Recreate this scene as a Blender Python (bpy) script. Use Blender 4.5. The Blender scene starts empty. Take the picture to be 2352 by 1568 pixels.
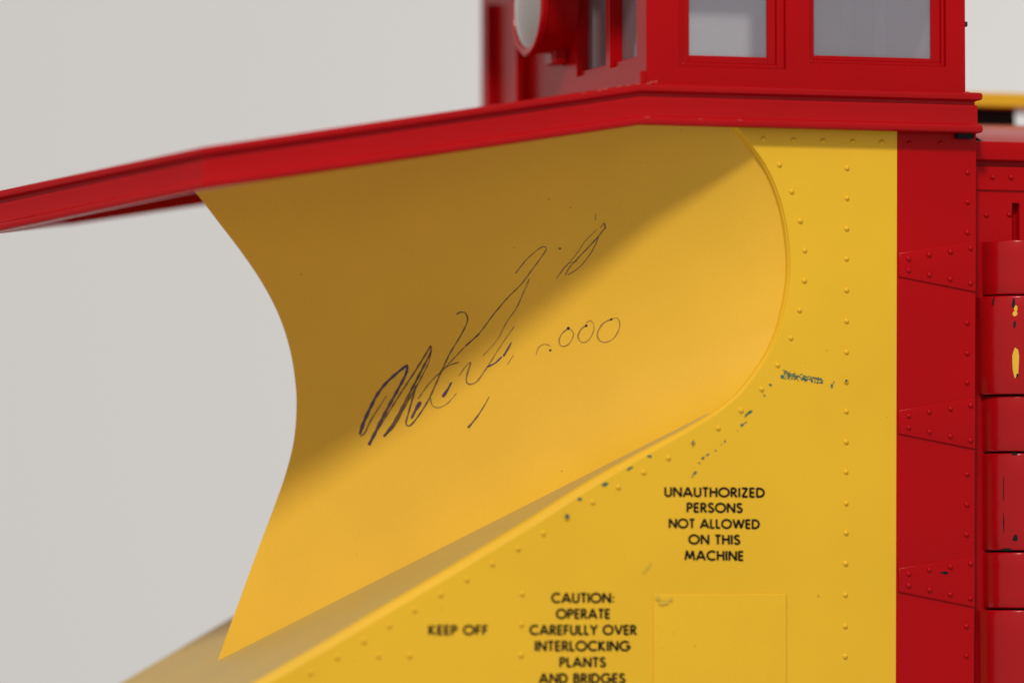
import bpy, bmesh, math, random
from mathutils import Vector, Matrix
from mathutils.bvhtree import BVHTree
random.seed(7)
S = 0.001                                     # geometry is written in millimetres
scene = bpy.context.scene
COL = scene.collection

# ------------------------------------------------------------------ camera
PSI, PIT, ROLL = math.radians(17.8), 0.042, -0.001
FPX, CX, CY, DIST = 13000.0, 1176.0, 784.0, 830.0
fwd = Vector((math.sin(PSI)*math.cos(PIT), math.cos(PSI)*math.cos(PIT), math.sin(PIT)))
right = Vector((math.cos(PSI), -math.sin(PSI), 0))
up = right.cross(fwd)
right, up = (right*math.cos(ROLL) + up*math.sin(ROLL), up*math.cos(ROLL) - right*math.sin(ROLL))
EYE = -fwd*DIST                               # the model's side panel passes through the origin
cam_d = bpy.data.cameras.new('camera'); cam = bpy.data.objects.new('camera', cam_d); COL.objects.link(cam)
cam_d.sensor_width = 36; cam_d.lens = FPX/2352*36
cam_d.clip_start = 0.05; cam_d.clip_end = 50
cam.matrix_world = Matrix(((right.x, up.x, -fwd.x, EYE.x*S), (right.y, up.y, -fwd.y, EYE.y*S),
                           (right.z, up.z, -fwd.z, EYE.z*S), (0, 0, 0, 1)))
cam_d.dof.use_dof = True
cam_d.dof.focus_distance = (DIST + 21)*S
cam_d.dof.aperture_fstop = 8.8
scene.camera = cam

# ------------------------------------------------------------------ light
world = bpy.data.worlds.new("World"); scene.world = world; world.use_nodes = True
wn = world.node_tree.nodes; wl = world.node_tree.links
bgn = wn['Background']; bgn.inputs['Strength'].default_value = 0.505
bgn.inputs['Color'].default_value = (1.0, 0.96, 0.915, 1)
def area(name, loc, target, size, energy, color, shape='DISK', size_y=None):
    l = bpy.data.lights.new(name, 'AREA'); l.shape = shape; l.size = size; l.energy = energy; l.color = color
    if size_y: l.size_y = size_y
    o = bpy.data.objects.new(name, l); COL.objects.link(o)
    o.location = loc
    o.rotation_euler = (Vector(target) - Vector(loc)).to_track_quat('-Z', 'Y').to_euler()
    return o
Ldir = Vector((-0.30, -0.66, 0.70)).normalized()
area('ceiling_lamp', tuple(Ldir*1.5), (0, 0, 0), 0.17, 15.9, (1.0, 0.955, 0.89))
area('wall_fill_light', (0.92, 0.80, 0.04), (0.85, 1.5, 0.06), 0.4, 1.35, (0.96, 0.98, 1.0))  # added fill light, there only to brighten the wall behind the model
scene.view_settings.view_transform = 'Standard'
scene.view_settings.look = 'None'
scene.view_settings.exposure = 0.0
scene.view_settings.gamma = 1.0

# ------------------------------------------------------------------ helpers
def at(px, py, plane='Y', v=0.0):
    """point of the model, in mm, that stands at this place of the 2352 px wide picture, on the given plane"""
    d = fwd + right*((px-CX)/FPX) - up*((py-CY)/FPX)
    i = 'XYZ'.index(plane)
    t = (v - EYE[i])/d[i]
    return EYE + d*t

def catmull(pts, n):
    P = [Vector(p) for p in pts]
    P = [P[0]*2 - P[1]] + P + [P[-1]*2 - P[-2]]
    dense = []
    for i in range(1, len(P)-2):
        for k in range(24):
            t = k/24.0
            a, b, c, d = P[i-1], P[i], P[i+1], P[i+2]
            dense.append(0.5*((2*b) + (c-a)*t + (2*a-5*b+4*c-d)*t*t + (3*b-a-3*c+d)*t**3))
    dense.append(P[-2])
    L = [0.0]
    for a, b in zip(dense, dense[1:]): L.append(L[-1] + (b-a).length)
    out = []; j = 0
    for i in range(n):
        s = L[-1]*i/(n-1)
        while j < len(L)-2 and L[j+1] < s: j += 1
        w = (s-L[j])/max(1e-9, L[j+1]-L[j])
        out.append(dense[j].lerp(dense[j+1], min(1, max(0, w))))
    return out

def tag(o, label=None, cat=None, group=None, kind=None):
    if label: o['label'] = label
    if cat: o['category'] = cat
    if group: o['group'] = group
    if kind: o['kind'] = kind
    return o

def link(name, bm, mat, parent=None, smooth=False, normals=True, angle=None):
    if normals: bmesh.ops.recalc_face_normals(bm, faces=bm.faces[:])
    me = bpy.data.meshes.new(name)
    for v in bm.verts: v.co = v.co*S
    bm.to_mesh(me); bm.free()
    if isinstance(mat, (list, tuple)):
        for m in mat: me.materials.append(m)
    else: me.materials.append(mat)
    if smooth:
        me.polygons.foreach_set('use_smooth', [True]*len(me.polygons))
        if angle: me.set_sharp_from_angle(angle=math.radians(angle))
    o = bpy.data.objects.new(name, me); COL.objects.link(o)
    if parent is not None: o.parent = parent
    return o

def share(name, me, loc, parent, rot=None, scale=None):
    o = bpy.data.objects.new(name, me); COL.objects.link(o); o.parent = parent
    o.location = Vector(loc)*S
    if rot: o.rotation_euler = rot
    if scale: o.scale = scale
    return o

def box(bm, x0, x1, y0, y1, z0, z1, bevel=0.0, seg=2):
    r = bmesh.ops.create_cube(bm, size=1.0)
    vs = r['verts']
    for v in vs:
        v.co = Vector(((x0+x1)/2 + v.co.x*(x1-x0), (y0+y1)/2 + v.co.y*(y1-y0), (z0+z1)/2 + v.co.z*(z1-z0)))
    if bevel > 0:
        es = list({e for v in vs for e in v.link_edges})
        bmesh.ops.bevel(bm, geom=es, offset=bevel, segments=seg, affect='EDGES', profile=0.5)

def prism(bm, pts, off, bevel=0.0, seg=2):
    """flat outline pts (Vectors) pushed along the vector off"""
    a = [bm.verts.new(p) for p in pts]; b = [bm.verts.new(p+off) for p in pts]
    fs = [bm.faces.new(a), bm.faces.new(b[::-1])]
    n = len(a)
    for i in range(n): fs.append(bm.faces.new((a[i], b[i], b[(i+1) % n], a[(i+1) % n])))
    if bevel > 0:
        bmesh.ops.recalc_face_normals(bm, faces=fs)
        es = {e for e in fs[1].edges}
        bmesh.ops.bevel(bm, geom=list(es), offset=bevel, segments=seg, affect='EDGES', profile=0.5)

def grid(bm, rows, close=False):
    V = [[bm.verts.new(p) for p in r] for r in rows]
    for i in range(len(V)-1):
        n = len(V[i])
        for j in range(n if close else n-1):
            bm.faces.new((V[i][j], V[i][(j+1) % n], V[i+1][(j+1) % n], V[i+1][j]))
    return V

# ------------------------------------------------------------------ materials
def nodes(name):
    m = bpy.data.materials.new(name); m.use_nodes = True
    return m, m.node_tree.nodes, m.node_tree.links, m.node_tree.nodes['Principled BSDF']
def paint(name, col, rough=0.4, var=0.06, bump=0.12, dust=None, dust_amt=0.0, speck=0.0, coat=0.0, spec=0.5, grain=0.02):
    m, N, L, P = nodes(name)
    tc = N.new('ShaderNodeTexCoord')
    n1 = N.new('ShaderNodeTexNoise'); n1.inputs['Scale'].default_value = 38; n1.inputs['Detail'].default_value = 5
    L.new(tc.outputs['Object'], n1.inputs['Vector'])
    r1 = N.new('ShaderNodeMapRange'); r1.inputs['From Min'].default_value = .3; r1.inputs['From Max'].default_value = .7
    r1.inputs['To Min'].default_value = 1-var; r1.inputs['To Max'].default_value = 1+var
    L.new(n1.outputs['Fac'], r1.inputs['Value'])
    ng = N.new('ShaderNodeTexNoise'); ng.inputs['Scale'].default_value = 5200; ng.inputs['Detail'].default_value = 1
    L.new(tc.outputs['Object'], ng.inputs['Vector'])
    rg = N.new('ShaderNodeMapRange'); rg.inputs['From Min'].default_value = .25; rg.inputs['From Max'].default_value = .75
    rg.inputs['To Min'].default_value = 1-grain*1.6; rg.inputs['To Max'].default_value = 1+grain*1.6
    L.new(ng.outputs['Fac'], rg.inputs['Value'])
    mu = N.new('ShaderNodeMath'); mu.operation = 'MULTIPLY'; L.new(r1.outputs[0], mu.inputs[0]); L.new(rg.outputs[0], mu.inputs[1])
    hs = N.new('ShaderNodeHueSaturation'); hs.inputs['Color'].default_value = (*col, 1)
    L.new(mu.outputs[0], hs.inputs['Value'])
    out = hs.outputs['Color']
    if dust:
        n2 = N.new('ShaderNodeTexNoise'); n2.inputs['Scale'].default_value = 120; n2.inputs['Detail'].default_value = 8; n2.inputs['Roughness'].default_value = .7
        L.new(tc.outputs['Object'], n2.inputs['Vector'])
        r2 = N.new('ShaderNodeMapRange'); r2.inputs['From Min'].default_value = .35; r2.inputs['From Max'].default_value = .7
        r2.inputs['To Min'].default_value = dust_amt*.75; r2.inputs['To Max'].default_value = min(1, dust_amt*1.25)
        L.new(n2.outputs['Fac'], r2.inputs['Value'])
        mx = N.new('ShaderNodeMix'); mx.data_type = 'RGBA'; mx.inputs['B'].default_value = (*dust, 1)
        L.new(r2.outputs[0], mx.inputs['Factor']); L.new(out, mx.inputs['A']); out = mx.outputs['Result']
    if speck > 0:                             # tiny dark specks of dirt in the paint
        vo = N.new('ShaderNodeTexVoronoi'); vo.inputs['Scale'].default_value = 330
        L.new(tc.outputs['Object'], vo.inputs['Vector'])
        n3 = N.new('ShaderNodeTexNoise'); n3.inputs['Scale'].default_value = 75
        L.new(tc.outputs['Object'], n3.inputs['Vector'])
        mm = N.new('ShaderNodeMath'); mm.operation = 'MULTIPLY_ADD'; mm.inputs[1].default_value = .3; mm.inputs[2].default_value = -.13
        L.new(n3.outputs['Fac'], mm.inputs[0])
        lt = N.new('ShaderNodeMath'); lt.operation = 'LESS_THAN'
        L.new(vo.outputs['Distance'], lt.inputs[0]); L.new(mm.outputs[0], lt.inputs[1])
        ml = N.new('ShaderNodeMath'); ml.operation = 'MULTIPLY'; ml.inputs[1].default_value = speck
        L.new(lt.outputs[0], ml.inputs[0])
        mx = N.new('ShaderNodeMix'); mx.data_type = 'RGBA'; mx.inputs['B'].default_value = (.16, .08, .02, 1)
        L.new(ml.outputs[0], mx.inputs['Factor']); L.new(out, mx.inputs['A']); out = mx.outputs['Result']
    L.new(out, P.inputs['Base Color'])
    nb = N.new('ShaderNodeTexNoise'); nb.inputs['Scale'].default_value = 1500; nb.inputs['Detail'].default_value = 3
    L.new(tc.outputs['Object'], nb.inputs['Vector'])
    bp = N.new('ShaderNodeBump'); bp.inputs['Strength'].default_value = bump; bp.inputs['Distance'].default_value = .00008
    L.new(nb.outputs['Fac'], bp.inputs['Height']); L.new(bp.outputs[0], P.inputs['Normal'])
    P.inputs['Roughness'].default_value = rough
    P.inputs['Specular IOR Level'].default_value = spec
    P.inputs['Coat Weight'].default_value = coat; P.inputs['Coat Roughness'].default_value = .15
    return m
YEL = (0.775, 0.455, 0.021)
RED = (0.40, 0.0015, 0.004)
M_yel = paint('yellow_paint', YEL, .33, .04, .12, speck=.35, spec=.25)
M_blade = paint('yellow_blade_paint', (0.76, 0.436, 0.032), .38, .05, .1, speck=.4, spec=.25)
M_dusty = paint('dusty_yellow_paint', (0.62, 0.375, 0.045), .55, .06, .25, dust=(.40, .325, .14), dust_amt=.5, speck=.5, spec=.5)
M_red = paint('red_paint', RED, .24, .08, .12, spec=.12)
M_redg = paint('glossy_red_paint', (0.37, 0.0025, 0.005), .22, .1, .2, spec=.3)
M_black = paint('black_plastic_and_shade', (.010, .009, .009), .6, .1, .1, spec=.15)
M_worn = paint('rubbed_red_edge', (.50, .07, .06), .5, .1, .1)
M_cor = paint('cornice_red_paint', (.39, .002, .0045), .27, .08, .12, spec=.17)
M_ink = paint('black_print', (.006, .005, .007), .6, .2, .05, grain=0, spec=.1)
M_grey = paint('grey_cabin_lining', (.52, .49, .56), .5, .06, .05)
M_lite = paint('pale_cabin_lining', (.85, .82, .84), .5, .05, .05)
M_scuff = paint('blue_green_scuff', (.02, .12, .09), .5, .3, .1)
M_scuff2 = paint('faint_green_scuff', (.62, .42, .028), .5, .1, .1)
M_chip = paint('yellow_chip', (.72, .42, .02), .5, .1, .1)
M_white = paint('white_plastic', (.75, .75, .76), .5, .05, .05)

def ink(name, col, alpha):
    m, N, L, P = nodes(name)
    P.inputs['Base Color'].default_value = (*col, 1); P.inputs['Roughness'].default_value = .45
    tc = N.new('ShaderNodeTexCoord'); n = N.new('ShaderNodeTexNoise'); n.inputs['Scale'].default_value = 260; n.inputs['Detail'].default_value = 3
    L.new(tc.outputs['Object'], n.inputs['Vector'])
    r = N.new('ShaderNodeMapRange'); r.inputs['From Min'].default_value = .3; r.inputs['From Max'].default_value = .7
    r.inputs['To Min'].default_value = alpha*.7; r.inputs['To Max'].default_value = min(1, alpha*1.2)
    L.new(n.outputs['Fac'], r.inputs['Value']); L.new(r.outputs[0], P.inputs['Alpha'])
    return m
I_purple = ink('purple_ink', (.07, .035, .08), .85)
I_brown = ink('brown_ink', (.085, .04, .03), .72)
I_faint = ink('faded_ink', (.13, .07, .06), .5)
I_dot = ink('ink_dot', (.012, .008, .012), 1.0)

def glass(name, tint, alpha, rough=.04):
    m, N, L, P = nodes(name)
    P.inputs['Base Color'].default_value = (*tint, 1); P.inputs['Roughness'].default_value = rough
    P.inputs['Transmission Weight'].default_value = 0.0; P.inputs['Alpha'].default_value = alpha
    P.inputs['IOR'].default_value = 1.49
    return m
M_pane = glass('clear_plastic_pane', (.42, .41, .47), .34)
M_pane2 = glass('front_plastic_pane', (.27, .22, .23), .55)
M_lens = paint('frosted_lens', (.30, .295, .275), .06, .05, .5, coat=.6)

# ------------------------------------------------------------------ wall behind
def wall():
    m, N, L, P = nodes('off_white_wall')
    tc = N.new('ShaderNodeTexCoord'); n = N.new('ShaderNodeTexNoise'); n.inputs['Scale'].default_value = 1.6; n.inputs['Detail'].default_value = 3
    L.new(tc.outputs['Object'], n.inputs['Vector'])
    cr = N.new('ShaderNodeValToRGB'); cr.color_ramp.elements[0].color = (.765, .76, .755, 1); cr.color_ramp.elements[1].color = (.815, .81, .805, 1)
    L.new(n.outputs['Fac'], cr.inputs['Fac']); L.new(cr.outputs[0], P.inputs['Base Color'])
    P.inputs['Roughness'].default_value = .9
    bm = bmesh.new()
    box(bm, -2600, 3400, 1500, 1540, -1600, 1800)
    o = link('wall', bm, m); o['kind'] = 'structure'; o['label'] = 'plain off white wall out of focus behind the model'
wall()

# ------------------------------------------------------------------ the snow plow car
plow = bpy.data.objects.new('snow_plow_car', None); COL.objects.link(plow)
plow.empty_display_size = .02
tag(plow, 'red and yellow model railway snow plow with a signed curved blade', 'model train')
YC = 41.0                                     # centre plane of the car, measured from its near side
def mir(p): return Vector((p.x, 2*YC - p.y, p.z))

# rim: outline of the yellow side panel towards blade and ramp (picture measures put on the side plane)
rim_px = [(1668, 262), (1693, 290.6), (1728.5, 334.5), (1757.8, 375.6), (1781, 422.5), (1797.4, 469), (1809, 522), (1815.5, 575),
          (1816.4, 624.6), (1812, 668.5), (1804, 709), (1792, 757), (1770, 808), (1740, 856), (1701, 905), (1654, 945), (1600, 980),
          (1543, 1013), (1486, 1045), (1400, 1096), (1320.7, 1146), (1227, 1207), (1130, 1266), (1044, 1318), (900, 1403), (764, 1484), (627, 1564), (400, 1698), (200, 1816)]
rim = catmull([at(x, y) for x, y in rim_px], 170)
RSC = [1.0]*400
def offset_curve(C, d, y):
    out = []
    d_ = d
    for i, p in enumerate(C):
        d = d_*RSC[i]
        t = (C[min(i+1, len(C)-1)] - C[max(i-1, 0)]); t.y = 0; t.normalize()
        nrm = Vector((t.z, 0, -t.x))          # candidate normal, pick the side towards the blade
        out.append(Vector((p.x + nrm.x*d, y, p.z + nrm.z*d)))
    return out
for i, p in enumerate(rim):
    s_ = max(0.0, min(1.0, (i-48)/38.0)); RSC[i] = .25 + .65*s_*s_*(3-2*s_)
prof = [(0, 0)]
for k in range(1, 6):
    a = math.radians(90*k/5); prof.append((.42*math.sin(a), .42*(1-math.cos(a))))
prof += [(.62, .50), (.72, .50)]
for k in range(1, 6):
    a = math.radians(90*k/5); prof.append((.72+.38*math.sin(a), .50+.5*(1-math.cos(a))))
prof += [(1.16, 1.2), (1.25, 1.6)]
bm = bmesh.new(); grid(bm, [offset_curve(rim, d, y) for d, y in prof])
link('panel_rim', bm, M_yel, plow, smooth=True)
NA = 95                                       # the far rim is built round its arc only; the ramp rolls over below it
bm = bmesh.new(); grid(bm, [[mir(p) for p in offset_curve(rim, d, y)[:NA]] for d, y in prof])
link('panel_rim', bm, M_yel, plow, smooth=True)

ZB = -62.0                                    # lower edge of what is built
def edge_x(px_top, px_bot):
    a = at(px_top, 330); b = at(px_bot, 1540)
    return lambda z: a.x + (b.x-a.x)*(z-a.z)/(b.z-a.z)
XB = edge_x(2060.3, 2057.5)                     # yellow / red border
XR = edge_x(2242.5, 2238)                       # rear edge of the red strip
ztop = at(2060, 262).z
pan = [p.copy() for p in rim if p.z > ZB]
last = pan[-1]
poly = pan + [Vector((last.x, 0, ZB)), Vector((XB(ZB), 0, ZB)), Vector((XB(ztop), 0, ztop)), Vector((pan[0].x, 0, ztop))]
if (poly[-1]-poly[0]).length < .05: poly.pop()
def panel(name, pts, mat, mirror=False):
    bm = bmesh.new()
    P = [mir(p) for p in pts] if mirror else pts
    bm.faces.new([bm.verts.new(p) for p in P]).normal_update()
    bmesh.ops.triangulate(bm, faces=bm.faces[:], ngon_method='EAR_CLIP')
    bmesh.ops.recalc_face_normals(bm, faces=bm.faces[:])
    n = bm.faces[:][0].normal
    want = 1 if mirror else -1
    if n.y*want < 0: bmesh.ops.reverse_faces(bm, faces=bm.faces[:])
    return link(name, bm, mat, plow, normals=False)
side = panel('side_panel', poly, M_yel); side['label'] = 'yellow riveted side panel with black printed warnings'
far = [p + Vector((1.9, 0, -3.3))*max(0, min(1, (i-60)/25)) for i, p in enumerate(pan)]
far = [p for p in far if p.z > ZB+.5]
panel('side_panel', far + [Vector((far[-1].x, 0, ZB))] + poly[-3 if len(poly) == len(pan)+3 else -3:], M_yel, True)['label'] = 'far yellow side panel'
ztr = ztop
bm = bmesh.new()
prism(bm, [Vector((XB(ZB)+.0, 2.2, ZB)), Vector((XR(ZB), 2.2, ZB)), Vector((XR(ztr), 2.2, ztr)), Vector((XB(ztr), 2.2, ztr))], Vector((0, -2.215, 0)), .12)
redside = link('red_side_strip', bm, M_red, plow)
redside['label'] = 'red strip behind the yellow side panel'
bm = bmesh.new()
prism(bm, [mir(Vector((XB(ZB), 2.2, ZB))), mir(Vector((XR(ZB), 2.2, ZB))), mir(Vector((XR(ztr), 2.2, ztr))), mir(Vector((XB(ztr), 2.2, ztr)))], Vector((0, 2.2, 0)))
link('red_side_strip', bm, M_red, plow)

# ---- blade: ruled concave mould board between the prow ridge (centre plane) and the rim
ridge_px = [(395, 385), (452, 446), (500, 508), (555, 580), (604, 653), (642, 728), (666, 803), (678, 875), (681, 935), (675, 1010),
            (657, 1085), (629, 1165), (594, 1257), (560, 1350), (530, 1432), (503, 1508)]
ridge = catmull([at(x, y, 'Y', YC) for x, y in ridge_px], 90)
inner = offset_curve(rim, 1.2, 1.5)
zend = at(1640, 944, 'Y', 1.5).z
brim = [p for p in inner if p.z >= zend]
brim = catmull(brim, 90)
NB = 60
rows = []
for k in range(NB+1):
    w = k/NB
    row = []
    for i in range(90):
        p = ridge[i].lerp(brim[i], w)
        row.append(p)
    q = row[-1]; row += [q + Vector((-.35, 0, -.9)), q + Vector((-.8, 0, -2.2))]
    rows.append(row)
bm = bmesh.new(); grid(bm, rows)
bmesh.ops.triangulate(bm, faces=bm.faces[:])
bvh = BVHTree.FromBMesh(bm)
bmesh.ops.recalc_face_normals(bm, faces=bm.faces[:])
blade = link('blade', bm, M_blade, plow, smooth=True, normals=False)
blade['label'] = 'yellow concave plow blade carrying a handwritten signature'
bm = bmesh.new(); grid(bm, [[mir(p) for p in r] for r in rows])
link('blade', bm, M_blade, plow, smooth=True)['label'] = 'far half of the yellow plow blade'
# body behind the blade, so that the shell is closed
# ---- ramp
ra, rb = at(1044, 1297, 'Y', 1.4), at(627, 1545, 'Y', 1.4)
sl = (ra.z-rb.z)/(ra.x-rb.x)
tipz = ra.z + sl*(ridge[-1].x-ra.x)
print('ramp z at tip', tipz, 'tip z', ridge[-1].z, 'slope', sl)
nv = Vector((-sl, 0, 1)).normalized()
x0, x1 = rb.x - 60, at(1700, 905).x
prof_r = []
def rp(y, drop): prof_r.append((y, drop))
rp(1.3, .9)
for k in range(5):
    a = math.radians(90*k/4); rp(1.3+1.2*(1-math.cos(a)), .9*(1-math.sin(a)))
ry = 3.2
for k in range(1, 15): rp(2.5 + (2*YC-10.5)*k/14, 0)
for k in range(1, 13):
    rp(2*YC-8.0 + 8.0*k/12, 3.9*(k/12)**1.8)
bm = bmesh.new()
R = []
for k in range(61):
    x = x0 + (x1-x0)*k/60
    c = Vector((x, 0, ra.z + sl*(x-ra.x)))
    R.append([Vector((c.x, y, c.z)) - nv*d for y, d in prof_r])
grid(bm, R)
link('nose_ramp', bm, M_dusty, plow, smooth=True)['label'] = 'dusty sloping nose ramp under the blade'

# ---- red cornice (visor) round the roof
yo = -2.8
B0, B1, B2 = at(2258, 306, 'Y', yo), at(1474, 286, 'Y', yo), at(466, 434, 'Y', yo)
B3 = at(-40, 538, 'Y', YC)
print('cornice', B0, B1, B2, B3)
B0.z = B1.z = (B0.z+B1.z)/2
path = [B0, B1, B2, B3, mir(B2), mir(B1), mir(B0)]
H = 97/FPX*DIST*0.985
def ring(o, z):
    n = len(path); out = []
    for i in range(n):
        p = path[i]; a = path[i-1]; b = path[(i+1) % n]
        d1 = Vector((p.x-a.x, p.y-a.y)).normalized(); d2 = Vector((b.x-p.x, b.y-p.y)).normalized()
        n1 = Vector((d1.y, -d1.x)); n2 = Vector((d2.y, -d2.x))
        if n1.x*(p.x-0) + n1.y*(p.y-YC) < 0 and False: n1 = -n1
        m = (n1+n2); m = m/(1+n1.dot(n2))
        out.append(Vector((p.x - m.x*o, p.y - m.y*o, p.z + z)))
    return out
h = H
cprof = [(-1.9, h-1.3), (-1.9, .1), (-1.5, 0), (-.45, 0), (-.22, .06), (-.06, .22), (0, .5), (-.03, .85), (-.14, 1.08), (-.32, 1.25), (-.52, 1.38), (-.62, 1.6), (-.64, h*.60), (-.64, h*.66),
         (-.72, h*.69), (-.95, h*.70), (-.95, h*.775), (-.7, h*.80), (-.3, h*.81), (-.12, h*.83), (-.05, h*.87), (-.05, h*.94), (-.15, h*.98), (-.4, h), (-3, h)]
# decide outward sign
tst = ring(1.0, 0)
sgn = 1 if tst[0].y < path[0].y else -1
rows = [ring(o*sgn, z) for o, z in cprof]
bm = bmesh.new()
def split(row):                               # a few more points per side, for the rubbed edge
    return row
V = grid(bm, rows, close=True)
bm.faces.new([V[-1][i] for i in (0, 1, 5, 6)]); bm.faces.new([V[-1][i] for i in (1, 2, 4, 5)]); bm.faces.new([V[-1][i] for i in (2, 3, 4)])
bm.faces.new([V[0][i] for i in (0, 1, 5, 6)]); bm.faces.new([V[0][i] for i in (1, 2, 4, 5)]); bm.faces.new([V[0][i] for i in (2, 3, 4)])
cornice = link('roof_cornice', bm, M_cor, plow, smooth=True, angle=38); cornice['label'] = 'red moulded cornice jutting out over the blade'
zroof = B1.z + h

# ---- rivets (one shared mesh)
bm = bmesh.new()
rr, rh = .41, .36
rows = []
for k in range(5):
    a = math.radians(90*k/5)
    rows.append([Vector((rr*math.cos(a)*math.cos(t*math.pi/5), -rh*math.sin(a), rr*math.cos(a)*math.sin(t*math.pi/5))) for t in range(10)])
rows.insert(0, [Vector((p.x*1.12, .05, p.z*1.12)) for p in rows[0]])
V = grid(bm, rows, close=True)
top = bm.verts.new((0, -rh, 0))
for t in range(10): bm.faces.new((V[-1][t], V[-1][(t+1) % 10], top))
r0 = link('rivet', bm, M_yel, None, smooth=True)
riv_y = r0.data; bpy.data.objects.remove(r0)
riv_r = riv_y.copy(); riv_r.materials[0] = M_red
def rivets(pts, parent, me, y=0.0):
    for px, py in pts:
        p = at(px, py, 'Y', y)
        share('rivet', me, (p.x, y, p.z), parent, scale=(1+random.uniform(-.06, .06),)*3)
col_y = [(1945, 386), (1945, 455), (1944.5, 525), (1944, 594), (1944, 666), (1944, 737), (1944, 808), (1943.5, 876), (1943.5, 944), (1943, 1014), (1943, 1083),
         (1943, 1155), (1943, 1223), (1942, 1293), (1941.5, 1365), (1941, 1437), (1941, 1506), (1941, 1577)]
arc_y = [(1790, 378), (1818, 440), (1837.5, 507), (1848, 575), (1847, 644), (1836, 712), (1816, 776), (1786, 838), (1749, 893), (1701.6, 942), (1649.5, 982.7),
         (1591.5, 1015), (1534.7, 1051), (1478, 1084), (1419.7, 1118), (1361, 1152.5), (1302.6, 1187), (1247.7, 1224), (1190, 1259), (1130.5, 1294), (1072, 1329.7),
         (1012, 1364.5), (952, 1400), (893.6, 1436), (835.5, 1471), (774, 1508), (712.5, 1544), (652, 1580)]
row_y = [(1753, 320), (1823, 322.6), (1890.7, 324.5), (1958.5, 326), (2025, 328)]
oth_y = [(1199, 1362.6), (1197, 1433), (1196.4, 1503), (869, 1505), (940.7, 1504.7), (798, 1577), (1196, 1574)]
rivets(col_y+arc_y+row_y+oth_y, side, riv_y)
rivets([(2089, 329), (2160, 329.5), (2222, 396), (2222, 464), (2222, 534), (2221, 741), (2221, 811), (2221, 878), (2220.5, 1088), (2220.5, 1158), (2220, 1227),
        (2219.5, 1437), (2219.5, 1505), (2219, 1575)], redside, riv_r, -.015)
# ---- riveted straps on the red strip
for k, dy in enumerate((0, 360.5, 723)):
    tl, tr, br_, bl = [at(x, y+dy, 'Y', -.01) for x, y in ((2063, 581), (2240.5 - k*1.2, 552), (2240.5-k*1.2, 671), (2063, 635.5))]
    bm = bmesh.new(); prism(bm, [tl, tr, br_, bl], Vector((0, -.33, 0)), .2, 3)
    st = link('hinge_strap', bm, M_red, plow, smooth=True, angle=50)
    rivets([(x, y+dy) for x, y in ((2087, 594), (2134, 585), (2183, 577.8), (2229, 570), (2087, 620.7), (2134.5, 630.6), (2182.4, 641), (2228.6, 650.3))], st, riv_r, -.34)

# ---- raised plate on the side panel
a, b = at(1500, 1362), at(1806, 1365)
bm = bmesh.new()
box(bm, a.x, b.x, -.26, .1, ZB+1, a.z, .22, 4)
link('access_plate', bm, M_yel, side, smooth=True, angle=60)

# ---- hinge barrels
def turned(name, cx, cy, prof, mat, n=40, parent=plow):
    bm = bmesh.new()
    rows = [[Vector((cx+r*math.cos(2*math.pi*t/n), cy+r*math.sin(2*math.pi*t/n), z)) for t in range(n)] for r, z in prof]
    V = grid(bm, rows, close=True)
    bm.faces.new(V[0]); bm.faces.new(V[-1])
    return link(name, bm, mat, parent, smooth=True, angle=50)
hc = at(2342, 1000, 'Y', 3.5)
knuckles = [(551, 676, 2254), (679.5, 905, 2244), (909, 1036, 2254), (1040.5, 1263, 2255), (1268, 1396, 2257), (1400.5, 1640, 2244)]
for k, (ya, yb, xl) in enumerate(knuckles):
    R_ = (hc - at(xl, (ya+yb)/2, 'Y', 3.5)).x * 1.0
    R_ = R_*.985
    zt, zb = at(2300, ya, 'Y', -1).z, at(2300, yb, 'Y', -1).z
    e = .24
    pr = [(R_-e, zb), (R_-e*.3, zb+e*.3), (R_, zb+e)] + [(R_, zb+e+(zt-zb-2*e)*q/4) for q in range(1, 4)] + [(R_, zt-e), (R_-e*.3, zt-e*.3), (R_-e, zt)]
    kn = turned('hinge_barrel', hc.x, hc.y, pr, M_redg)
    if k == 1:
        kb = kn
        kb['label'] = 'red hinge barrel with a yellow paint chip'
# hinge pin seen dark in the gaps
turned('hinge_pin', hc.x, hc.y, [(4.7, ZB), (4.7, at(2300, 566, 'Y', 0).z)], M_black)

# ---- rear body wall with its bands
YW = 3.4
xa, xb = at(2232, 400, 'Y', YW).x, hc.x+60
def zy(py, y=YW, px=2300): return at(px, py, 'Y', y).z
sa, sb = at(2324, 466, 'Y', YW), at(2342, 553, 'Y', YW)
bm = bmesh.new()
box(bm, xa, sa.x, YW, YW+2.5, ZB, zy(438)); box(bm, sb.x, xb, YW, YW+2.5, ZB, zy(438))
box(bm, sa.x, sb.x, YW, YW+2.5, sa.z, zy(438)); box(bm, sa.x, sb.x, YW, YW+2.5, ZB, sb.z); box(bm, sa.x, sb.x, YW+1.6, YW+2.5, sb.z, sa.z)
bw = link('rear_wall', bm, M_red, plow); bw['label'] = 'red rear body wall behind the hinge barrels'
bm = bmesh.new(); box(bm, xa, xb, YW-.35, YW+2.4, zy(438)+.02, zy(384), .12); link('riveted_band', bm, M_red, bw)
bm = bmesh.new(); box(bm, xa, xb, YW+.8, YW+2.4, zy(384)+.01, zy(370)-.01); link('groove', bm, M_red, bw)
bm = bmesh.new(); box(bm, xa, xb, YW-.9, YW+2.6, zy(370), zy(325, YW-.9), .3, 3); link('eave_band', bm, M_red, bw, smooth=True, angle=50)
rivets([(2279.5, 407), (2322, 407), (2365, 407.5), (2408, 408)], bw, riv_r, YW-.35)
rivets([(2265, 494), (2318, 493)], bw, riv_r, YW)
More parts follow.
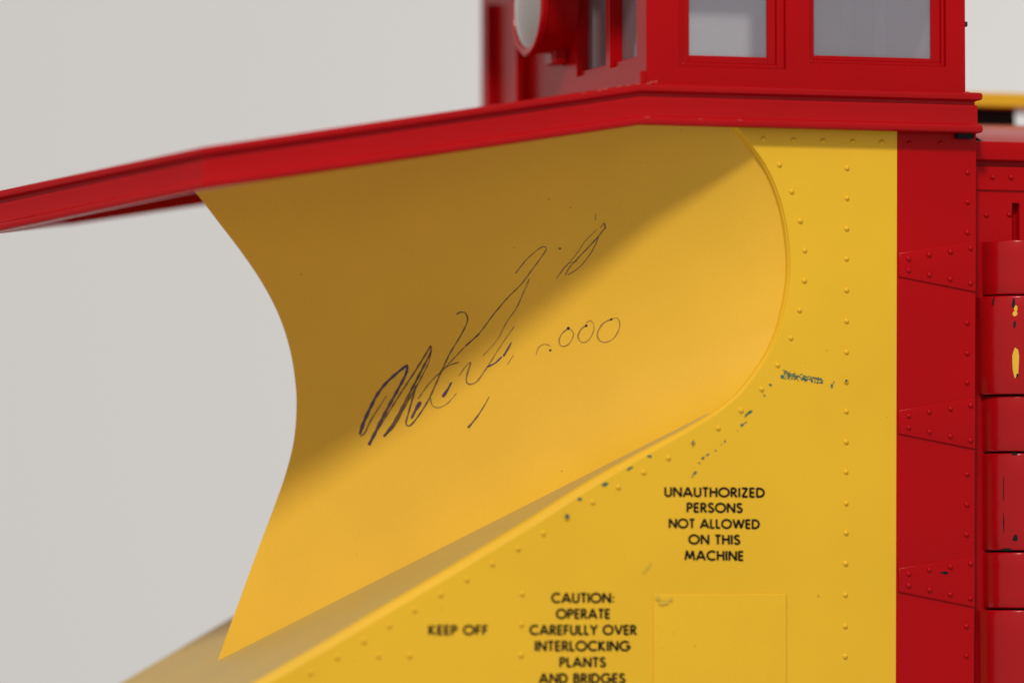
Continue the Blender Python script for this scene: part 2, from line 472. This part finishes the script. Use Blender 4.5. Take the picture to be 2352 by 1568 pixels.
# arched rear roof, roof walk
zr = zy(326, YW-.9)
bm = bmesh.new()
rows = []
for k in range(25):
    t = k/24; y = YW-.4 + (2*YC-2*YW+.8)*t
    z = zr - .2 + 5.6*math.sin(math.pi*t)**.8
    rows.append([Vector((xa+2, y, z)), Vector((xb, y, z))])
grid(bm, rows); link('rear_roof', bm, M_red, plow, smooth=True)['label'] = 'arched glossy red rear roof'
yw = YC+8
zwt, zwb, zwc = at(2300, 218, 'Y', yw).z, at(2300, 252, 'Y', yw).z, at(2300, 288, 'Y', yw).z
bm = bmesh.new(); box(bm, B0.x+1, xb, yw-4, yw+8, zwb, zwt, .3); link('roof_walk', bm, M_yel, plow)
bm = bmesh.new(); box(bm, B0.x+2, at(2326, 270, 'Y', yw).x, yw-1, yw+1.5, zwc-4, zwb-.02); link('walk_support', bm, M_black, plow)
bm = bmesh.new(); box(bm, at(2410, 270, 'Y', yw).x, xb, yw-1, yw+1.5, zwc-4, zwb-.02); link('walk_support', bm, M_black, plow)
# shadow gap under the cornice, its darkness put in as a black box
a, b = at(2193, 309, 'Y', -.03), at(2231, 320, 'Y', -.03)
bm = bmesh.new(); box(bm, a.x, b.x, -1.3, .05, b.z, B1.z+.3, .1); link('shadow_gap', bm, M_black, plow)

# ---- cabin (cupola) above the cornice
ycab = -.9
CXL = at(1484, 140, 'Y', ycab).x; CXR = at(2217, 140, 'Y', ycab).x
zt = at(1640, 38, 'Y', 2*YC-1).z + 9; zb = zroof - .3
YF = 80.3                              # far side of the cabin
def sx(px, py=130): return at(px, py, 'Y', ycab).x
def sz(py, px=1900): return at(px, py, 'Y', ycab).z
TH = 2.4
cabin_bm = bmesh.new()
ztopw = at(1640, 38, 'Y', 2*YC-1).z                            # head of the windows, above the picture
w1 = (sx(1560), sx(1805), sz(156, 1690)); w2 = (sx(1860), sx(2173), sz(149, 2010))
def side_wall(bm, y0, y1):
    box(bm, CXL, w1[0], y0, y1, zb, zt); box(bm, w1[0], w1[1], y0, y1, zb, w1[2]); box(bm, w1[0], w1[1], y0, y1, ztopw, zt)
    box(bm, w1[1], w2[0], y0, y1, zb, zt); box(bm, w2[0], w2[1], y0, y1, zb, w2[2]); box(bm, w2[0], w2[1], y0, y1, ztopw, zt)
    box(bm, w2[1], CXR, y0, y1, zb, zt)
side_wall(cabin_bm, ycab, ycab+TH); side_wall(cabin_bm, YF-TH, YF)
bmesh.ops.remove_doubles(cabin_bm, verts=cabin_bm.verts[:], dist=.0005)
# front wall: openings measured along the front face
def fy(px, py=170): return at(px, py, 'X', CXL).y
def fz(px, py): return at(px, py, 'X', CXL).z
fzb = fz(1400, 158)                             # sill of front windows
print('front: far edge', fy(1112, 235), 'YF', YF, 'sill', fzb, 'zroof', zroof)
openings = [(fy(1463), fy(1404)), (fy(1396), fy(1330)), (fy(1208), fy(1150))]
openings = [(ycab+4.2, ycab+16.5), (ycab+18.5, ycab+32.5)]
ys = [ycab+TH]
fb = cabin_bm
prev = ycab+TH
FT = 2.6
for (ya, yb2) in openings:
    box(fb, CXL, CXL+FT, prev, ya, zb, zt)
    box(fb, CXL, CXL+FT, ya, yb2, zb, fzb); box(fb, CXL, CXL+FT, ya, yb2, ztopw, zt)
    prev = yb2
box(fb, CXL, CXL+FT, prev, YF-TH, zb, zt)
box(fb, CXR-TH, CXR, ycab+TH, YF-TH, zb, zt)  # rear wall
box(fb, CXL-11, CXR+3, ycab-3, YF+3, zt+.005, zt+2)  # unseen cabin roof, its front overhang made deep to shade the front wall
cabin = link('cabin', cabin_bm, M_red, plow); cabin['label'] = 'red cabin with framed windows on top'
ybt = fy(1212, 215)
for yy, dp in ((ybt, 1.9), (fy(1138, 230), 1.5)):
    bm = bmesh.new(); box(bm, CXL-dp, CXL-.01, yy, min(yy+1.6, YF-.1), zroof-2.6, ztopw, .12); link('front_batten', bm, M_red, cabin)
# corner post foot and base bead
bm = bmesh.new(); box(bm, CXL-1.2, CXR+.5, ycab-.5, YF+.5, zb-.4, zroof+.22, .15); link('base_bead', bm, M_red, cabin)
bm = bmesh.new(); box(bm, CXL-.9, CXL-.02, ycab+.0, ycab+2.0, zroof+.23, fz(1463, 168), .1); link('corner_foot', bm, M_red, cabin)
def frame(bm, x0, x1, z0, i0, i1, iz, y0, y1, bev=.12):
    box(bm, x0, i0, y0, y1, z0, ztopw, bev); box(bm, i1, x1, y0, y1, z0, ztopw, bev); box(bm, i0-.01, i1+.01, y0+.004, y1, z0, iz, bev)
def window(w, mid, opn):
    for s, yy in ((1, ycab), (-1, YF)):
        y = lambda d: yy + s*d
        bm = bmesh.new()
        frame(bm, w[0], w[1], w[2], mid[0], mid[1], mid[2], min(y(.5), y(2)), max(y(.5), y(2)))
        f = link('window_frame', bm, M_red, cabin)
        bm = bmesh.new()
        frame(bm, mid[0], mid[1], mid[2], opn[0], opn[1], opn[2], min(y(.9), y(1.9)), max(y(.9), y(1.9)))
        link('window_sash', bm, M_red, cabin)
        bm = bmesh.new(); box(bm, opn[0]-.1, opn[1]+.1, min(y(1.45), y(1.7)), max(y(1.45), y(1.7)), opn[2]-.1, ztopw)
        link('pane', bm, M_pane, cabin)
window(w1, (sx(1571), sx(1787), sz(146, 1690)), (sx(1588), sx(1768), sz(128.5, 1680)))
window(w2, (sx(1864), sx(2165), sz(141, 2010)), (sx(1874.6), sx(2145), sz(130, 2010)))
for (ya, yb2) in openings:
    bm = bmesh.new(); box(bm, CXL+1.9, CXL+2.15, ya, yb2, fzb, ztopw); link('pane', bm, M_pane2, cabin)
    bm = bmesh.new(); box(bm, CXL+.6, CXL+1.8, ya+.01, yb2-.01, fzb+.01, fzb+.9, .1); link('window_sill', bm, M_red, cabin)
# grey lining inside the cabin, with its partition and lit openings
bm = bmesh.new()
box(bm, CXL+FT+.1, CXR-TH-.1, ycab+TH+1, YF-TH-1, zb+.1, zb+1.2)
link('cabin_floor', bm, M_grey, cabin)
def liner(bm, x0, x1, y0, y1):
    box(bm, x0, w1[0], y0, y1, zb+1.3, zt-.1); box(bm, w1[0], w1[1], y0, y1, zb+1.3, w1[2]); box(bm, w1[0], w1[1], y0, y1, ztopw, zt-.1)
    box(bm, w1[1], w2[0], y0, y1, zb+1.3, zt-.1); box(bm, w2[0], w2[1], y0, y1, zb+1.3, w2[2]); box(bm, w2[0], w2[1], y0, y1, ztopw, zt-.1)
    box(bm, w2[1], x1, y0, y1, zb+1.3, zt-.1)
bm = bmesh.new(); liner(bm, CXL+FT+.1, CXR-TH-.1, YF-TH-.6, YF-TH-.02); link('cabin_lining', bm, M_grey, cabin)
bm = bmesh.new(); box(bm, CXR-TH-.7, CXR-TH-.02, ycab+TH+1, YF-TH-.7, zb+1.3, zt-.1); link('cabin_lining', bm, M_grey, cabin)
bm = bmesh.new()
for q in (24, 38, 55): box(bm, CXR-TH-1.6, CXR-TH-.72, q, q+2.2, zb+1.3, zt-1)
link('inner_posts', bm, M_lite, cabin)
bm = bmesh.new(); box(bm, CXL+FT+.1, CXR-TH-.8, ycab+TH+.1, YF-TH-.7, zt-.6, zt-.02); link('ceiling_board', bm, M_grey, cabin)
# small pin on the rear edge of the cabin
p = at(2218, 58, 'Y', ycab+1.5)
bm = bmesh.new(); box(bm, CXR+.005, CXR+.5, ycab+.05, ycab+.9, p.z-.4, p.z+.4, .18); link('hinge_pin_head', bm, M_black, cabin)

# ---- headlight
HL = 6.2
hcen = at(1208, 12, 'X', CXL-HL)
hy, hz = hcen.y, hcen.z
print('headlight y', hy, hz)
def xturned(name, prof, mat, parent, n=48):
    bm = bmesh.new()
    rows = [[Vector((x, hy+r*math.cos(2*math.pi*t/n), hz+r*math.sin(2*math.pi*t/n))) for t in range(n)] for x, r in prof]
    V = grid(bm, rows, close=True); bm.faces.new(V[0]); bm.faces.new(V[-1])
    return link(name, bm, mat, parent, smooth=True, angle=40)
x0h = CXL-HL
RH = 7.9
hl = xturned('headlight', [(x0h+.6, RH-1.5), (x0h+.6, RH-1.3), (x0h+.1, RH-1.15), (x0h, RH-.8), (x0h, RH-.3), (x0h+.3, RH), (x0h+1.1, RH), (x0h+1.3, RH-.35), (x0h+HL-.6, RH-.6), (x0h+HL, RH-.6)], M_redg, plow)
hl['label'] = 'round red headlight on the cabin front'
xturned('lens', [(x0h-.9, .4), (x0h-.85, 1.8), (x0h-.6, 3.6), (x0h-.2, 5.4), (x0h+.3, RH-1.25), (x0h+.55, RH-1.3)], M_lens, hl)
bm = bmesh.new()
box(bm, CXL-2.6, CXL-.01, hy-2, hy+2, hz-RH-1.3, hz-RH+1.5, .5); link('lamp_bracket', bm, M_redg, hl)

# ------------------------------------------------------------------ lettering (geometric sans capitals as flat print)
def circ(cx, cy, rx, ry, a0, a1, n=18):
    return [(cx+rx*math.cos(math.radians(a0+(a1-a0)*k/n)), cy+ry*math.sin(math.radians(a0+(a1-a0)*k/n))) for k in range(n+1)]
G = {  # width, strokes in a unit-high cell (centre lines)
 'A': (.84, [[(.04, 0), (.42, 1)], [(.42, 1), (.80, 0)], [(.17, .30), (.67, .30)]]),
 'B': (.56, [[(.08, 0), (.08, 1)], [(.08, .93), (.26, .93)]+circ(.26, .74, .18, .19, 90, -90, 10)+[(.08, .55)], [(.08, .55), (.28, .55)]+circ(.28, .31, .21, .24, 90, -90, 10)+[(.08, .07)]]),
 'C': (.80, [circ(.48, .5, .42, .44, 48, 312, 22)]),
 'D': (.76, [[(.08, 0), (.08, 1)], [(.08, .93), (.26, .93)]+circ(.26, .5, .42, .43, 90, -90, 16)+[(.08, .07)]]),
 'E': (.50, [[(.08, 0), (.08, 1)], [(.08, .93), (.46, .93)], [(.08, .5), (.44, .5)], [(.08, .07), (.46, .07)]]),
 'F': (.48, [[(.08, 0), (.08, 1)], [(.08, .93), (.44, .93)], [(.08, .5), (.42, .5)]]),
 'G': (.92, [circ(.48, .5, .42, .44, 42, 350, 24)+[(.90, .48)], [(.56, .48), (.93, .48)]]),
 'H': (.68, [[(.08, 0), (.08, 1)], [(.60, 0), (.60, 1)], [(.08, .52), (.60, .52)]]),
 'I': (.16, [[(.08, 0), (.08, 1)]]),
 'K': (.64, [[(.08, 0), (.08, 1)], [(.10, .50), (.52, .98)], [(.10, .54), (.58, .02)]]),
 'L': (.44, [[(.08, 0), (.08, 1)], [(.08, .07), (.42, .07)]]),
 'M': (.92, [[(.06, 0), (.20, 1)], [(.20, .98), (.46, .14)], [(.46, .14), (.72, .98)], [(.72, 1), (.86, 0)]]),
 'N': (.76, [[(.08, 0), (.08, 1)], [(.08, .98), (.68, .02)], [(.68, 0), (.68, 1)]]),
 'O': (.96, [circ(.48, .5, .43, .44, 0, 360, 30)]),
 'P': (.54, [[(.08, 0), (.08, 1)], [(.08, .93), (.26, .93)]+circ(.26, .70, .21, .23, 90, -90, 10)+[(.08, .47)]]),
 'R': (.58, [[(.08, 0), (.08, 1)], [(.08, .93), (.26, .93)]+circ(.26, .71, .20, .22, 90, -90, 10)+[(.08, .49)], [(.24, .48), (.54, 0)]]),
 'S': (.56, [circ(.28, .73, .19, .21, 20, 180, 10)+[(.12, .63), (.28, .52), (.42, .42)]+circ(.28, .28, .21, .22, 20, -165, 12)]),
 'T': (.52, [[(.26, 0), (.26, 1)], [(.02, .93), (.50, .93)]]),
 'U': (.66, [[(.08, 1), (.08, .34)]+circ(.33, .31, .25, .25, 180, 360, 12)+[(.58, .34), (.58, 1)]]),
 'V': (.76, [[(.05, 1), (.38, .04)], [(.38, .04), (.71, 1)]]),
 'W': (1.10, [[(.05, 1), (.30, .04)], [(.30, .04), (.55, .96)], [(.55, .96), (.80, .04)], [(.80, .04), (1.05, 1)]]),
 'Y': (.68, [[(.04, 1), (.34, .50)], [(.64, 1), (.34, .50)], [(.34, .52), (.34, 0)]]),
 'Z': (.60, [[(.06, .93), (.54, .93)], [(.52, .93), (.08, .07)], [(.06, .07), (.56, .07)]]),
 ':': (.20, [[(.10, .05), (.10, .19)], [(.10, .50), (.10, .64)]]),
 ' ': (.30, []),
}
def ribbon(bm, pts, w, fn, taper=None):
    """flat ribbon of width w (list or number) along 2-D points; fn maps 2-D to 3-D"""
    n = len(pts)
    closed = n > 3 and (Vector(pts[0])-Vector(pts[-1])).length < 1e-6
    L_, R_ = [], []
    for i in range(n):
        p = Vector(pts[i])
        a = Vector(pts[i-1]) if i > 0 else (Vector(pts[-2]) if closed else p)
        b = Vector(pts[i+1]) if i < n-1 else (Vector(pts[1]) if closed else p)
        t = (b-a)
        if t.length < 1e-9: continue
        t.normalize(); nn = Vector((-t.y, t.x))
        ww = (w[i] if isinstance(w, list) else w)/2
        L_.append(bm.verts.new(fn(p+nn*ww))); R_.append(bm.verts.new(fn(p-nn*ww)))
    for i in range(len(L_)-1):
        try: bm.faces.new((L_[i], L_[i+1], R_[i+1], R_[i]))
        except ValueError: pass
lay = [0]
def text_line(bm, txt, xl, xr, ytop, yb, ybr=None, sw=.2):
    gap = .10
    total = sum(G[c][0] for c in txt) + gap*(len(txt)-1)
    A, Bp = at(xl, yb), at(xr, ybr if ybr else yb)
    hgt = at(xl, ytop).z - A.z
    wid = Bp.x - A.x
    kx = wid/total
    cx = 0.0
    for c in txt:
        gw, st = G[c]
        for k, s in enumerate(st):
            y = -.030 - .004*(k % 4) - .0002*(lay[0] % 7); lay[0] += 1
            def fn(p, cx=cx, y=y):
                return Vector((A.x + (cx)*kx + p.x, y, A.z + (Bp.z-A.z)*(cx*kx+p.x)/wid + p.y))
            pts = [(px*kx, py*hgt) for px, py in s]
            ribbon(bm, pts, sw*hgt, fn)
        cx += gw + gap
def block(lines, label, sw=.25):
    bm = bmesh.new()
    for l in lines: text_line(bm, *l, sw=sw)
    bmesh.ops.recalc_face_normals(bm, faces=bm.faces[:])
    for f in bm.faces:
        if f.normal.y > 0: f.normal_flip()
    o = link('lettering', bm, M_ink, side, normals=False); o['label'] = label
block([('UNAUTHORIZED', 1526, 1756.5, 1118, 1140, 1142), ('PERSONS', 1577, 1705.5, 1154, 1176, 1177), ('NOT ALLOWED', 1536, 1745, 1190.5, 1212, 1214),
       ('ON THIS', 1581.5, 1700, 1227, 1249, 1250), ('MACHINE', 1572.5, 1708, 1263.5, 1285.5, 1287)], 'black print reading unauthorized persons not allowed on this machine')
block([('CAUTION:', 1266.5, 1411, 1361, 1383.5), ('OPERATE', 1277.5, 1401.5, 1397.5, 1420), ('CAREFULLY OVER', 1216.5, 1462, 1434.5, 1457), ('INTERLOCKING', 1228.5, 1447, 1471, 1494),
       ('PLANTS', 1285, 1391.5, 1508.5, 1531), ('AND BRIDGES', 1238, 1436, 1545.5, 1568)], 'black print reading caution operate carefully over interlocking plants and bridges')
block([('KEEP OFF', 984, 1120.5, 1435, 1457)], 'black print reading keep off')

# ------------------------------------------------------------------ signature on the blade
def on_blade(px, py, lift):
    d = (fwd + right*((px-CX)/FPX) - up*((py-CY)/FPX)).normalized()
    hit, nrm, idx, dist = bvh.ray_cast(EYE, d)
    if hit is None: return None
    if nrm.dot(d) > 0: nrm = -nrm
    return hit + nrm*lift
def z6(x, y): return ((1300 + x/1.4254)/1.7415, (750 + y/1.4254)/1.7415)
def stroke(bm, pts, w0, w1=None, lift=.03):
    P3 = [Vector((*z6(x, y), 0)) for x, y in pts]
    n = max(8, int(sum((a-b).length for a, b in zip(P3, P3[1:]))/3))
    C = catmull(P3, n) if len(P3) > 2 else [P3[0].lerp(P3[-1], k/(n-1)) for k in range(n)]
    w1 = w0 if w1 is None else w1
    ws = []
    for k in range(n):
        t = k/(n-1); w = (w0+(w1-w0)*t)/2.48
        w *= 1 + .18*math.sin(k*.7+w0) 
        if k == 0 or k == n-1: w *= .5
        w = max(w, 1.5)
        ws.append(w*1.3)
    def fn(p):
        q = on_blade(p.x, p.y, lift)
        return q if q is not None else Vector((0, 30, 0))
    ribbon(bm, [(c.x, c.y) for c in C], ws, fn)
def dot(bm, x, y, rx, ry, fn, n=12, ang=0, jag=0.0):
    c = bm.verts.new(fn(Vector((x, y)))); ca, sa_ = math.cos(ang), math.sin(ang)
    ring_ = []
    for k in range(n):
        t = 2*math.pi*k/n; q = 1+random.uniform(-jag, jag)
        a, b = rx*math.cos(t)*q, ry*math.sin(t)*q
        ring_.append(bm.verts.new(fn(Vector((x+a*ca-b*sa_, y+a*sa_+b*ca)))))
    for k in range(n): bm.faces.new((c, ring_[k], ring_[(k+1) % n]))
sig = {'p': bmesh.new(), 'b': bmesh.new(), 'f': bmesh.new(), 'd': bmesh.new()}
lv = .02
def sk(key, pts, w0, w1=None):
    global lv
    lv += .0015
    stroke(sig[key], pts, w0, w1, lv)
sk('p', [(472, 1008), (405, 1062), (345, 1118), (298, 1180), (256, 1260), (220, 1340), (198, 1408)], 11, 15)
sk('f', [(202, 1418), (228, 1395), (262, 1325), (310, 1250), (352, 1185)], 10, 5)
sk('p', [(472, 1012), (462, 1060), (425, 1135), (372, 1230), (322, 1325), (282, 1405), (250, 1468)], 11, 15)
sk('b', [(262, 1440), (320, 1350), (420, 1190), (505, 1060), (565, 965), (603, 900)], 5, 8)
sk('b', [(603, 900), (602, 940), (562, 1020), (505, 1130), (445, 1245), (390, 1345), (335, 1420)], 9, 13)
sk('b', [(345, 1412), (400, 1350), (452, 1255), (500, 1170), (548, 1085), (590, 1000), (606, 930)], 9, 4)
sk('b', [(520, 1130), (500, 1200), (475, 1290), (462, 1345), (485, 1356), (530, 1305), (590, 1210), (650, 1080), (710, 950), (770, 850), (808, 775), (812, 738), (798, 714), (772, 710), (748, 724)], 8, 6)
sk('p', [(546, 1220), (520, 1262), (492, 1318)], 18, 9)
sk('f', [(530, 1205), (600, 1110), (700, 1010), (800, 905), (880, 835)], 6, 6)
sk('b', [(800, 905), (880, 830), (960, 725), (1040, 630), (1115, 555), (1180, 470), (1235, 395), (1262, 352), (1248, 337), (1212, 355), (1150, 410), (1085, 490)], 6, 4)
sk('f', [(1165, 520), (1140, 580), (1090, 690), (1040, 760), (980, 870), (900, 960)], 6, 4)
sk('f', [(600, 1195), (612, 1240), (650, 1254), (700, 1228), (750, 1172)], 7, 4)
sk('p', [(722, 1108), (700, 1150), (670, 1195)], 8, 14)
sk('b', [(640, 1075), (680, 1032), (722, 1008), (765, 996)], 3, 5)
sk('f', [(762, 1075), (800, 1022), (830, 993)], 4, 5)
sk('f', [(832, 996), (806, 1088), (820, 1120), (862, 1108), (900, 1060), (940, 1000), (1000, 905), (1080, 790)], 8, 4)
sk('p', [(1064, 880), (1045, 915), (1017, 962)], 5, 12)
sk('p', [(1010, 962), (970, 1000), (925, 1022)], 6, 7)
sk('f', [(1075, 955), (1040, 1010)], 3, 3)
sk('b', [(1570, 230), (1592, 202), (1598, 232)], 4, 8)
sk('b', [(1598, 228), (1562, 275), (1512, 330), (1455, 390), (1395, 455), (1370, 500)], 5, 4)
sk('b', [(1560, 280), (1540, 330), (1505, 390), (1450, 455), (1385, 498)], 4, 3)
sk('f', [(1550, 240), (1480, 310), (1440, 370), (1340, 490)], 3, 3)
sk('f', [(1545, 150), (1540, 188)], 4, 4)
sk('f', [(1440, 420), (1380, 440), (1320, 520)], 3, 3)
sk('b', [(936, 1192), (910, 1240), (868, 1305), (815, 1370)], 2, 11)
sk('f', [(1203, 955), (1218, 912), (1250, 893), (1285, 902)], 4, 6)
sk('f', [(1390, 800), (1352, 832), (1335, 872), (1348, 903), (1382, 898), (1410, 862), (1416, 830), (1400, 806)], 6, 4)
sk('f', [(1490, 785), (1460, 808), (1443, 850), (1465, 882), (1502, 870), (1530, 822), (1532, 780), (1512, 758), (1490, 772)], 7, 4)
sk('f', [(1632, 750), (1585, 775), (1554, 830), (1565, 870), (1602, 882), (1650, 855), (1680, 795), (1672, 748), (1640, 745)], 8, 4)
for x, y, r in ((1388, 802, 9), (1490, 787, 8), (1633, 751, 7), (1285, 927, 7), (1598, 232, 4), (1340, 348, 6)):
    px_, py_ = z6(x, y); lv += .001
    def fnb(p, lv=lv):
        q = on_blade(p.x, p.y, lv); return q
    dot(sig['d'], px_, py_, r/2.48, r/2.48, fnb)
for key, mat, lab in (('p', I_purple, 'thick dark purple strokes of the signature'), ('b', I_brown, 'thin brown strokes of the signature'),
                      ('f', I_faint, 'faded strokes of the signature and the number 2000'), ('d', I_dot, 'black ink dots of the number 2000')):
    bm = sig[key]
    bmesh.ops.recalc_face_normals(bm, faces=bm.faces[:])
    for f in bm.faces:
        if f.normal.y > 0: f.normal_flip()
    link('signature_ink', bm, mat, blade, normals=False)['label'] = lab

# ------------------------------------------------------------------ scuffs and chips
def z8(x, y): return ((2300 + x/1.809)/1.7415, (1200 + y/1.809)/1.7415)
sc = bmesh.new(); smears = []
def pan_fn(y):
    def fn(p): 
        q = at(p.x, p.y, 'Y', y); return q
    return fn
k8 = 1/(1.809*1.7415)
n_ = 0
for i in range(230):                          # rubbed patch of blue green paint
    u, v = random.random(), random.random()
    u = u**.85
    x = 1500 + 295*u; y = 505 + 62*u + v*(62 - 22*u) 
    if random.random() < .25 and u > .2: continue
    n_ += 1
    px_, py_ = z8(x, y)
    dot(sc, px_, py_, random.uniform(3, 9)*k8, random.uniform(1.5, 4.5)*k8, pan_fn(-.03-.0004*n_), 7, random.choice((.2, .35, 2.7, -.5)), .35)
marks = [(1500, 552, 14, 13, 0), (1415, 612, 11, 8, .2), (1860, 618, 8, 16, .1), (1872, 596, 3, 10, .4), (1262, 812, 32, 9, -.6), (1236, 838, 12, 4, -.6),
         (1210, 901, 14, 7, -.6), (1235, 884, 12, 3, -.6), (1085, 1020, 6, 7, 0), (1020, 1087, 7, 4, 0), (960, 1116, 13, 6, -.6), (925, 1142, 14, 10, -.7), (900, 1176, 7, 6, 0),
         (868, 1250, 16, 8, -.7), (850, 1273, 8, 4, -.7), (1372, 690, 5, 10, .3)]
for x, y, rx, ry, an in marks:
    n_ += 1; px_, py_ = z8(x, y); dot(sc, px_, py_, rx*k8, ry*k8, pan_fn(-.03-.0004*n_), 9, an, .3)
for x, y, rx, ry, an in ((1178, 940, 10, 2.5, -.9), (1060, 1040, 14, 2.5, -.6), (1360, 672, 5, 8, .2)):
    n_ += 1; px_, py_ = z8(x, y); sf = bmesh.new(); smears.append(sf); dot(sf, px_, py_, rx*k8, ry*k8, pan_fn(-.03-.0004*n_), 9, an, .3)
for x, y, rx, ry, an in ((1490, 1301, 16, 2.5, -.85), (1481, 1312, 8, 2, -.85), (1524, 1382, 14, 8, 0), (1510, 1372, 8, 6, 0), (1540, 1376, 5, 8, .4), (1014, 1395, 3, 2, 0)):
    n_ += 1; sf = bmesh.new(); smears.append(sf); dot(sf, x, y, rx*.8, ry*.8, pan_fn((-.36 if y > 1365 and x > 1500 else -.03)-.0004*n_), 10, an, .35)
# marks on the bead beside the ramp and on rivets
for x, y, rx, ry, an, yy in ((540, 1128, 17, 9, .1, -.02), (395, 1218, 26, 7, -.5, -.02), (216, 1332, 25, 13, -.3, -.02), (35, 1438, 18, 10, -.1, -.02), (1963, 583, 9, 12, .2, -.345), (853, 1025, 8, 16, .1, -.345)):
    n_ += 1; px_, py_ = z8(x, y); dot(sc, px_, py_, rx*k8, ry*k8, pan_fn(yy-.0004*n_), 9, an, .25)
n_ += 1; dot(sc, 1302.5, 1185, 5, 4.5, pan_fn(-.40), 9, 0, .25)
def fin(bm, name, mat, parent, lab):
    bmesh.ops.recalc_face_normals(bm, faces=bm.faces[:])
    for f in bm.faces:
        if f.normal.y > 0: f.normal_flip()
    o = link(name, bm, mat, parent, normals=False); o['label'] = lab; return o
fin(sc, 'paint_scuff', M_scuff, side, 'blue green paint scuffs on the yellow panel')
for sf in smears: fin(sf, 'paint_smear', M_scuff2, side, 'faint green smear on the yellow panel')
# chips on the hinge barrels: laid on the cylinder
def on_barrel(x, y, lift, R):
    d = (fwd + right*((x-CX)/FPX) - up*((y-CY)/FPX))
    o = Vector((EYE.x-hc.x, EYE.y-hc.y)); dd = Vector((d.x, d.y))
    a = dd.dot(dd); b = 2*o.dot(dd); c = o.dot(o)-(R+lift)**2
    D = b*b-4*a*c
    t = (-b-math.sqrt(max(0, D)))/(2*a)
    return EYE + d*t
RB = (hc - at(2244, 790, 'Y', 3.5)).x*.985
ch = bmesh.new(); cb = bmesh.new()
for x, y, rx, ry in ((2333, 832, 8, 35), (2333, 708, 4, 7), (2331, 720, 5.5, 6)):
    dot(ch, x, y, rx, ry, lambda p: on_barrel(p.x, p.y, .03+random.random()*.004, RB), 14, 0, .1)
for x, y, rx, ry, an in ((2328, 696, 3.5, 12, .1), (2330, 745, 3, 9, .1), (2281, 693, 2, 12, .25), (2337, 862, 2.5, 5, 0)):
    dot(cb, x, y, rx, ry, lambda p: on_barrel(p.x, p.y, .04, RB), 10, an, .25)
R4 = (hc - at(2255, 1150, 'Y', 3.5)).x*.985
for x, y, rx, ry, an in ((2332, 1236, 6, 8, .3), (2305, 1120, 1.2, 30, 0), (2305, 1200, 1.2, 26, 0), (2312, 1261, 12, 2.5, 0), (2330, 1042, 9, 3, .1)):
    dot(cb, x, y, rx, ry, lambda p: on_barrel(p.x, p.y, .04, R4), 10, an, .3)
fin(ch, 'paint_chip', M_chip, kb, 'yellow paint chips on the red hinge barrel')
fin(cb, 'paint_chip', M_black, kb, 'black chips on the red hinge barrels')
p = at(2170, 1314, 'Y', -.36)
cc = bmesh.new(); dot(cc, 2170, 1315, 9, 4, pan_fn(-.36), 9, .1, .3); fin(cc, 'paint_chip', M_black, redside, 'dark chip on the lowest red strap')

# rubbed edges of the cornice
we = bmesh.new()
for x, y, rx, ry, an in ((1391, 205, 5, 1.6, -.15), (1378, 208, 7, 1.3, -.15), (1422, 199, 6, 1.2, -.15), (1444, 196, 5, 1.3, -.15), (1464, 193, 6, 1.2, -.1),
                         (1497, 189, 6, 1.6, -.3), (1489, 192.5, 5, 1.2, 0), (1507, 188, 2.5, 2.2, 0), (1340, 214, 4, 1.1, -.15), (1700, 276.5, 5, .9, .03), (1610, 273.5, 6, .8, .03), (1486, 269.5, 7, 1.1, 0)):
    dot(we, x, y, rx, ry, pan_fn(yo-.02), 10, an, .35)
fin(we, 'edge_wear', M_worn, cornice, 'pale rubbed spots along the cornice edges')['kind'] = 'stuff'
